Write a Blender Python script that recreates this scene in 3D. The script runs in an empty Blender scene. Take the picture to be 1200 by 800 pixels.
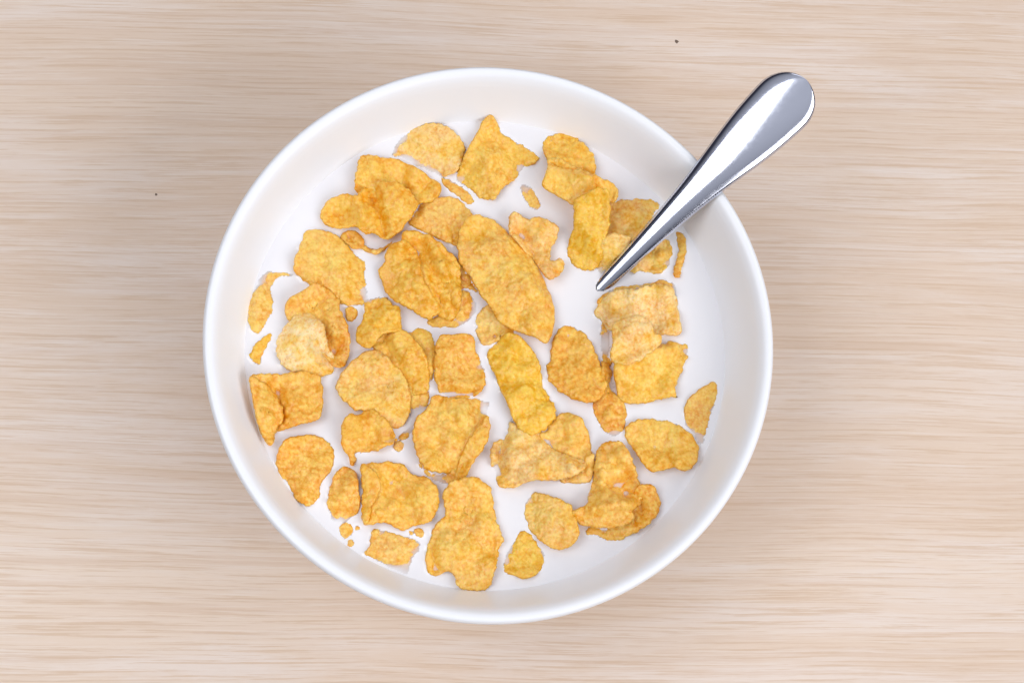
# A bowl of corn flakes in milk with a steel spoon, on a pale oak table top.
# All measures below are in millimetres and are scaled to metres (MM) when meshes are made.
import bpy, bmesh, math, random, zlib
import numpy as np
from mathutils import Vector, Matrix
from mathutils.geometry import delaunay_2d_cdt

MM = 0.001
scene = bpy.context.scene
col = scene.collection

# ------------------------------------------------------------------ camera
cam_data = bpy.data.cameras.new('camera')
cam = bpy.data.objects.new('camera', cam_data)
col.objects.link(cam)
cam_data.lens = 85.0
cam_data.sensor_width = 36.0
cam_data.sensor_fit = 'HORIZONTAL'
cam_data.clip_start = 0.02
cam_data.clip_end = 20.0
_x = Vector((0.99656826, 0.0, 0.08277505))
_y = Vector((-0.01947047, 0.97194181, 0.23441422))
_z = Vector((-0.08045253, -0.23522144, 0.96860635))
cam.matrix_world = Matrix((( _x.x, _y.x, _z.x, -42.385 * MM), (_x.y, _y.y, _z.y, -140.077 * MM),
                           (_x.z, _y.z, _z.z, 622.794 * MM), (0, 0, 0, 1)))
scene.camera = cam

# ------------------------------------------------------------------ room light
world = bpy.data.worlds.new('World')
scene.world = world
world.use_nodes = True
bg = world.node_tree.nodes['Background']
# a dim room: lighter ceiling, darker towards the walls
_wt = world.node_tree
_wc = _wt.nodes.new('ShaderNodeTexCoord')
_ws = _wt.nodes.new('ShaderNodeSeparateXYZ')
_wr = _wt.nodes.new('ShaderNodeValToRGB')
_wt.links.new(_wc.outputs['Generated'], _ws.inputs[0])
_wt.links.new(_ws.outputs['Z'], _wr.inputs['Fac'])
_wt.links.new(_wr.outputs['Color'], bg.inputs['Color'])
_wr.color_ramp.elements[0].position = 0.42
_wr.color_ramp.elements[0].color = (0.06, 0.06, 0.085, 1)
_wr.color_ramp.elements[1].position = 0.95
_wr.color_ramp.elements[1].color = (0.90, 0.92, 1.0, 1)
bg.inputs['Strength'].default_value = 0.60


def softbox(name, loc, target, sx, sy, power, color):
    d = bpy.data.lights.new(name, 'AREA')
    d.shape = 'RECTANGLE'
    d.size, d.size_y = sx, sy
    d.energy = power
    d.color = color
    o = bpy.data.objects.new(name, d)
    col.objects.link(o)
    o.location = loc
    o.rotation_euler = (Vector(target) - Vector(loc)).to_track_quat('-Z', 'Y').to_euler()
    return o


softbox('softbox_right', (0.62, -0.46, 0.64), (0.0, 0, 0.03), 1.00, 0.60, 6.7, (1.0, 0.985, 0.985))
softbox('softbox_left', (-0.42, -0.07, 0.72), (0, 0, 0.03), 0.50, 0.46, 2.65, (0.975, 0.98, 1.0))
softbox('added_fill_back', (0.30, 0.72, 0.66), (0, 0, 0.03), 1.00, 0.60, 2.1, (0.985, 0.98, 1.0))  # added fill with no known source, evens out shading on the bowl walls

scene.view_settings.view_transform = 'Standard'
scene.view_settings.look = 'None'
scene.view_settings.exposure = 0.0
scene.view_settings.gamma = 1.0
scene.view_settings.use_curve_mapping = False
scene.render.engine = 'CYCLES'
scene.cycles.use_denoising = True
scene.cycles.max_bounces = 10
scene.cycles.diffuse_bounces = 6
scene.cycles.transparent_max_bounces = 12
scene.cycles.caustics_reflective = False
scene.cycles.caustics_refractive = False


# ------------------------------------------------------------------ helpers
class Mat:
    """Small helper round a node tree."""

    def __init__(self, name):
        self.m = bpy.data.materials.new(name)
        self.m.use_nodes = True
        self.t = self.m.node_tree
        self.b = self.t.nodes['Principled BSDF']
        self.out = self.t.nodes['Material Output']

    def n(self, kind, **kw):
        nd = self.t.nodes.new(kind)
        for k, v in kw.items():
            if hasattr(nd, k):
                setattr(nd, k, v)
        return nd

    def l(self, a, b):
        self.t.links.new(a, b)

    def coord(self, scale, out='Object', rot=(0, 0, 0), loc=(0, 0, 0)):
        c = self.n('ShaderNodeTexCoord')
        mp = self.n('ShaderNodeMapping')
        mp.inputs['Scale'].default_value = scale
        mp.inputs['Rotation'].default_value = rot
        mp.inputs['Location'].default_value = loc
        self.l(c.outputs[out], mp.inputs['Vector'])
        return mp.outputs['Vector']

    def noise(self, vec, scale=1.0, detail=2.0, rough=0.5, dist=0.0):
        nd = self.n('ShaderNodeTexNoise')
        nd.inputs['Scale'].default_value = scale
        nd.inputs['Detail'].default_value = detail
        nd.inputs['Roughness'].default_value = rough
        nd.inputs['Distortion'].default_value = dist
        self.l(vec, nd.inputs['Vector'])
        return nd.outputs['Fac']

    def ramp(self, fac, stops):
        r = self.n('ShaderNodeValToRGB')
        while len(r.color_ramp.elements) < len(stops):
            r.color_ramp.elements.new(0.5)
        for e, (p, c) in zip(r.color_ramp.elements, stops):
            e.position = p
            e.color = (c, c, c, 1) if isinstance(c, (int, float)) else (*c, 1)
        self.l(fac, r.inputs['Fac'])
        return r.outputs['Color']

    def mix(self, fac, a, b, mode='MIX'):
        m = self.n('ShaderNodeMix', data_type='RGBA', blend_type=mode)
        for s, v in ((m.inputs[0], fac), (m.inputs[6], a), (m.inputs[7], b)):
            if isinstance(v, (int, float)):
                s.default_value = v if s is m.inputs[0] else (v, v, v, 1)
            elif isinstance(v, tuple):
                s.default_value = (*v, 1)
            else:
                self.l(v, s)
        return m.outputs[2]

    def math(self, op, a, b=0.0, clamp=False):
        m = self.n('ShaderNodeMath', operation=op, use_clamp=clamp)
        for s, v in ((m.inputs[0], a), (m.inputs[1], b)):
            if isinstance(v, (int, float)):
                s.default_value = v
            else:
                self.l(v, s)
        return m.outputs[0]

    def bump(self, height, dist, strength=1.0, prev=None):
        b = self.n('ShaderNodeBump')
        b.inputs['Strength'].default_value = strength
        b.inputs['Distance'].default_value = dist
        self.l(height, b.inputs['Height'])
        if prev is not None:
            self.l(prev, b.inputs['Normal'])
        return b.outputs['Normal']

    def set(self, **kw):
        for k, v in kw.items():
            s = self.b.inputs[k.replace('_', ' ')]
            if isinstance(v, tuple) and len(v) == 3 and s.type == 'RGBA':
                s.default_value = (*v, 1)
            elif hasattr(v, 'links') or hasattr(v, 'is_linked'):
                self.l(v, s)
            else:
                s.default_value = v
        return self.m


def mesh_obj(name, verts, faces, mat, parent=None, smooth=True):
    me = bpy.data.meshes.new(name)
    me.from_pydata(verts, [], faces)
    me.update()
    if smooth:
        me.polygons.foreach_set('use_smooth', [True] * len(me.polygons))
    me.materials.append(mat)
    o = bpy.data.objects.new(name, me)
    col.objects.link(o)
    if parent is not None:
        o.parent = parent
    return o


def tag(o, label=None, category=None, group=None, kind=None):
    for k, v in (('label', label), ('category', category), ('group', group), ('kind', kind)):
        if v:
            o[k] = v
    return o


def empty(name, loc):
    o = bpy.data.objects.new(name, None)
    o.empty_display_size = 0.01
    o.location = loc
    col.objects.link(o)
    return o


# ------------------------------------------------------------------ materials
def wood_material():
    M = Mat('pale_oak')
    # the grain runs along x and wanders a little
    base = M.n('ShaderNodeTexCoord').outputs['Object']
    wander = M.noise(M.coord((5, 9, 1)), 1.0, 2.0, 0.5)
    wob = M.n('ShaderNodeCombineXYZ')
    M.l(M.math('MULTIPLY', M.math('SUBTRACT', wander, 0.5), 0.010), wob.inputs['Y'])
    add = M.n('ShaderNodeVectorMath', operation='ADD')
    M.l(base, add.inputs[0])
    M.l(wob.outputs[0], add.inputs[1])

    def st(scale, loc=(0, 0, 0), rz=0.0):
        mp = M.n('ShaderNodeMapping')
        mp.inputs['Scale'].default_value = scale
        mp.inputs['Location'].default_value = loc
        mp.inputs['Rotation'].default_value = (0, 0, rz)
        M.l(add.outputs[0], mp.inputs['Vector'])
        return mp.outputs['Vector']
    broad = M.noise(st((1.1, 24, 1), (3, 1, 0)), 1.0, 3.0, 0.55)
    cloud = M.noise(st((7, 66, 1), (9, 2, 0)), 1.0, 6.0, 0.72, 0.5)
    streak = M.noise(st((7, 330, 1), (1, 7, 0)), 1.0, 5.0, 0.72)
    fine = M.noise(st((22, 1250, 1), (5, 3, 0), 0.010), 1.0, 5.0, 0.78)
    pores = M.noise(st((26, 1600, 1), (2, 8, 0), -0.008), 1.0, 4.0, 0.75)
    c = M.mix(M.ramp(broad, [(0.32, 0.0), (0.66, 1.0)]), (0.695, 0.538, 0.420), (0.765, 0.632, 0.522))
    c = M.mix(M.ramp(cloud, [(0.47, 0.0), (0.62, 0.66)]), c, (0.785, 0.694, 0.635))
    c = M.mix(M.ramp(streak, [(0.38, 0.50), (0.49, 0.0)]), c, (0.655, 0.487, 0.368))
    c = M.mix(M.ramp(fine, [(0.42, 0.75), (0.485, 0.0)]), c, (0.640, 0.470, 0.335))
    c = M.mix(M.ramp(pores, [(0.54, 0.0), (0.61, 0.32)]), c, (0.815, 0.735, 0.680))
    n = M.bump(fine, 0.0001, 0.35)
    return M.set(Base_Color=c, Roughness=0.46, Normal=n, Specular_IOR_Level=0.30)


def opal_material():
    M = Mat('white_opal_glass')
    n = M.bump(M.noise(M.coord((1, 1, 1)), 60.0, 2.0), 0.0004, 0.08)
    return M.set(Base_Color=(0.900, 0.918, 0.958), Roughness=0.30, Normal=n, Specular_IOR_Level=0.32)


def milk_material():
    M = Mat('milk')
    n = M.bump(M.noise(M.coord((1, 1, 1)), 90.0, 2.0), 0.0006, 0.12)
    M.set(Base_Color=(0.828, 0.826, 0.858), Roughness=0.10, Normal=n, Specular_IOR_Level=0.45)
    # thin films of milk over sunk flakes let the flake show through; deep milk is opaque
    a = M.n('ShaderNodeAttribute', attribute_name='film')
    t = M.n('ShaderNodeBsdfTransparent')
    mx = M.n('ShaderNodeMixShader')
    M.l(a.outputs['Fac'], mx.inputs[0])
    M.l(t.outputs[0], mx.inputs[1])
    M.l(M.b.outputs[0], mx.inputs[2])
    M.l(mx.outputs[0], M.out.inputs['Surface'])
    return M.m


def flake_material():
    M = Mat('toasted_corn')
    oi = M.n('ShaderNodeObjectInfo')
    sep = M.n('ShaderNodeSeparateColor')
    M.l(oi.outputs['Color'], sep.inputs[0])
    tone, yellow, frost = sep.outputs[0], sep.outputs[1], sep.outputs[2]
    off = M.n('ShaderNodeVectorMath', operation='ADD')
    sc = M.n('ShaderNodeVectorMath', operation='SCALE')
    cb = M.n('ShaderNodeCombineXYZ')
    for i in range(3):
        M.l(M.math('MULTIPLY', oi.outputs['Random'], (3.1, 7.7, 5.3)[i]), cb.inputs[i])
    M.l(M.n('ShaderNodeTexCoord').outputs['Object'], sc.inputs[0])
    sc.inputs['Scale'].default_value = 100.0        # 1 unit = 1 cm
    M.l(sc.outputs[0], off.inputs[0])
    M.l(cb.outputs[0], off.inputs[1])
    P = off.outputs[0]
    blister = M.n('ShaderNodeAttribute', attribute_name='blister').outputs['Fac']
    rim = M.n('ShaderNodeAttribute', attribute_name='rim').outputs['Fac']
    big = M.noise(P, 1.6, 2.0, 0.5)
    mid = M.noise(P, 5.0, 3.0, 0.6)
    grain = M.noise(P, 15.0, 3.0, 0.62)
    cells = M.n('ShaderNodeTexVoronoi', feature='F1')
    cells.inputs['Scale'].default_value = 13.0
    M.l(P, cells.inputs['Vector'])
    cell = cells.outputs['Distance']
    gold, orange, pale = (0.885, 0.460, 0.012), (0.735, 0.255, 0.001), (0.965, 0.700, 0.165)
    yel, cream = (0.890, 0.510, 0.003), (0.950, 0.750, 0.430)
    patch = M.noise(P, 0.9, 2.0, 0.6, 0.4)
    c = M.mix(tone, gold, orange)
    c = M.mix(M.math('MULTIPLY', M.ramp(big, [(0.42, 0.0), (0.62, 1.0)]), 0.55), c, orange)
    c = M.mix(M.math('MULTIPLY', M.ramp(patch, [(0.50, 0.0), (0.66, 1.0)]), 0.45), c, pale)
    c = M.mix(M.math('MULTIPLY', yellow, M.ramp(mid, [(0.3, 0.5), (0.6, 1.0)])), c, yel)
    c = M.mix(M.math('MULTIPLY', M.ramp(mid, [(0.46, 0.0), (0.64, 1.0)]), 0.38), c, pale)
    c = M.mix(M.math('MULTIPLY', M.ramp(mid, [(0.30, 1.0), (0.48, 0.0)]), 0.26), c, orange)
    c = M.mix(M.math('MULTIPLY', M.ramp(blister, [(0.12, 0.0), (0.75, 1.0)]), 0.42), c, pale)
    c = M.mix(M.math('MULTIPLY', M.ramp(blister, [(0.0, 1.0), (0.20, 0.0)]), 0.16), c, orange)
    c = M.mix(M.math('MULTIPLY', M.math('MULTIPLY', rim, M.ramp(mid, [(0.38, 0.2), (0.6, 1.0)])), 0.28), c, orange)
    c = M.mix(M.math('MULTIPLY', M.ramp(cell, [(0.10, 1.0), (0.38, 0.0)]), 0.30), c, pale)
    c = M.mix(M.math('MULTIPLY', M.ramp(grain, [(0.50, 0.0), (0.64, 1.0)]), 0.28), c, pale)
    c = M.mix(M.math('MULTIPLY', M.ramp(grain, [(0.36, 1.0), (0.48, 0.0)]), 0.20), c, orange)
    fr = M.math('MULTIPLY', frost, M.ramp(M.math('ADD', M.math('MULTIPLY', big, 0.5), M.math('MULTIPLY', mid, 0.5)),
                                          [(0.36, 0.0), (0.58, 1.0)]))
    fr = M.math('MULTIPLY', fr, M.ramp(grain, [(0.34, 0.35), (0.54, 1.0)]))
    c = M.mix(fr, c, cream)
    n = M.bump(M.math('SUBTRACT', 1.0, cell), 0.00016, 0.6)
    n = M.bump(grain, 0.00014, 0.7, n)
    r = M.ramp(grain, [(0.3, 0.24), (0.7, 0.46)])
    return M.set(Base_Color=c, Roughness=r, Normal=n, Subsurface_Weight=0.40, Subsurface_Radius=(1.0, 0.50, 0.10),
                 Subsurface_Scale=0.0010, Specular_IOR_Level=0.45, Coat_Weight=0.12, Coat_Roughness=0.16)


def steel_material():
    M = Mat('polished_steel')
    scratch = M.noise(M.coord((400, 2600, 400), rot=(0, 0, -0.76)), 1.0, 2.0, 0.6)
    smudge = M.noise(M.coord((600, 600, 600)), 1.0, 4.0, 0.7)
    r = M.ramp(smudge, [(0.40, 0.10), (0.72, 0.145)])
    n = M.bump(scratch, 0.00002, 0.22)
    n = M.bump(smudge, 0.00001, 0.05, n)
    return M.set(Base_Color=(0.69, 0.72, 0.83), Metallic=1.0, Roughness=r, Normal=n)


def speck_material():
    M = Mat('dark_speck')
    g = M.noise(M.coord((1, 1, 1)), 3000.0, 2.0)
    return M.set(Base_Color=M.mix(g, (0.10, 0.07, 0.05), (0.24, 0.17, 0.13)), Roughness=0.8)


WOOD, OPAL, MILK, FLAKE, STEEL, SPECK = (wood_material(), opal_material(), milk_material(), flake_material(),
                                         steel_material(), speck_material())

# ------------------------------------------------------------------ table top
tx, ty, tz = 330.0, 260.0, 22.0
bm = bmesh.new()
bmesh.ops.create_cube(bm, size=1.0)
bmesh.ops.scale(bm, vec=Vector((2 * tx * MM, 2 * ty * MM, tz * MM)), verts=bm.verts)
bmesh.ops.bevel(bm, geom=list(bm.edges), offset=2.0 * MM, segments=3, affect='EDGES')
me = bpy.data.meshes.new('table')
bm.to_mesh(me)
bm.free()
me.materials.append(WOOD)
table = bpy.data.objects.new('table', me)
table.location = (0.01, 0.01, -tz * MM / 2)
col.objects.link(table)
tag(table, 'pale oak table top with fine horizontal grain under the bowl', 'table', kind='structure')


def speck(x, y, r):
    rnd = random.Random(int(x * 10))
    n = 9
    vs, fs = [], []
    for k in range(n):
        a = 2 * math.pi * k / n
        q = r * rnd.uniform(0.7, 1.25)
        vs.append((q * math.cos(a) * MM, q * math.sin(a) * MM, 0))
    vs.append((0, 0, 0.22 * r * MM))
    fs = [(k, (k + 1) % n, n) for k in range(n)]
    o = mesh_obj('speck', vs, fs, SPECK, table)
    o.location = Vector((x * MM, y * MM, 0.00002)) - table.location
    return o


speck(54.9, 97.1, 0.55)
speck(-85.8, 49.5, 0.38)

# ------------------------------------------------------------------ bowl
ZM = 35.8      # height of the milk surface above the table


def spline(pts, n=8):
    """Catmull-Rom through open points."""
    p = [np.array(q, float) for q in pts]
    p = [2 * p[0] - p[1]] + p + [2 * p[-1] - p[-2]]
    out = []
    for i in range(1, len(p) - 2):
        for k in range(n):
            t = k / n
            out.append(0.5 * (2 * p[i] + (p[i + 1] - p[i - 1]) * t + (2 * p[i - 1] - 5 * p[i] + 4 * p[i + 1] - p[i + 2]) * t * t
                              + (3 * p[i] - p[i - 1] - 3 * p[i + 1] + p[i + 2]) * t ** 3))
    out.append(p[-2])
    return np.array(out)


inner = [(0, 6.0), (15, 6.2), (30, 7.6), (42, 12.0), (50.5, 20.5), (56.4, 29.2), (60.1, 35.8), (62.7, 40.9), (64.5, 44.8),
         (65.6, 47.1)]
lip = [(65.6, 47.1), (66.5, 48.6), (67.5, 49.7), (68.5, 50.2), (69.4, 50.1), (69.95, 49.4), (70.05, 48.4), (69.8, 47.2),
       (69.2, 46.0)]
outer = [(69.2, 46.0), (68.6, 44.4), (67.2, 41.0), (64.6, 35.0), (60.4, 27.5), (54.0, 18.5), (45.0, 9.5), (37.5, 4.5),
         (36.5, 1.6), (35.8, 0.5), (34.8, 0.05), (33.6, 0.5), (33.0, 2.2), (31.0, 3.2), (15, 3.0), (0, 3.0)]
pi, pl, po = spline(inner), spline(lip), spline(outer)
prof = np.concatenate([pi, pl[1:], po[1:]])
tang = np.gradient(prof, axis=0)
nrm = np.stack([-tang[:, 1], tang[:, 0]], 1)
nrm /= np.linalg.norm(nrm, axis=1)[:, None] + 1e-9


def revolve(name, i0, i1, parent, seg=160):
    """A closed solid of revolution: the profile from i0 to i1, shut along the joint between its ends."""
    P, N = prof[i0:i1 + 1], nrm[i0:i1 + 1]
    m = len(P)
    vs, ns, fs = [], [], []
    for j in range(m):
        for k in range(seg):
            a = 2 * math.pi * k / seg
            r = max(P[j, 0], 0.0005)
            vs.append((r * math.cos(a) * MM, r * math.sin(a) * MM, P[j, 1] * MM))
            ns.append((N[j, 0] * math.cos(a), N[j, 0] * math.sin(a), N[j, 1]))
    for j in range(m - 1):
        for k in range(seg):
            k2 = (k + 1) % seg
            fs.append((j * seg + k, (j + 1) * seg + k, (j + 1) * seg + k2, j * seg + k2))
    o = mesh_obj(name, vs, fs, OPAL, parent)
    o.data.normals_split_custom_set_from_vertices(ns)
    return o


bowl = empty('bowl', (0, 0, 0))
tag(bowl, 'round white opal glass bowl with a rolled rim, holding the milk and flakes', 'bowl')
ia, ib = len(pi) - 1, len(pi) + len(pl) - 2
full_p, full_n = prof, nrm
keep_b = np.r_[0:ia + 1, ib:len(full_p)]          # wall: inside up to the lip, across the joint, outside down to the foot
prof, nrm = full_p[keep_b], full_n[keep_b]
revolve('wall', 0, len(prof) - 1, bowl)
keep_r = np.r_[ia:ib + 1, ia]                     # rolled rim, shut below
prof, nrm = full_p[keep_r] + np.array([[0, 0.0]]), full_n[keep_r]
revolve('rim', 0, len(prof) - 1, bowl)

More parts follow.
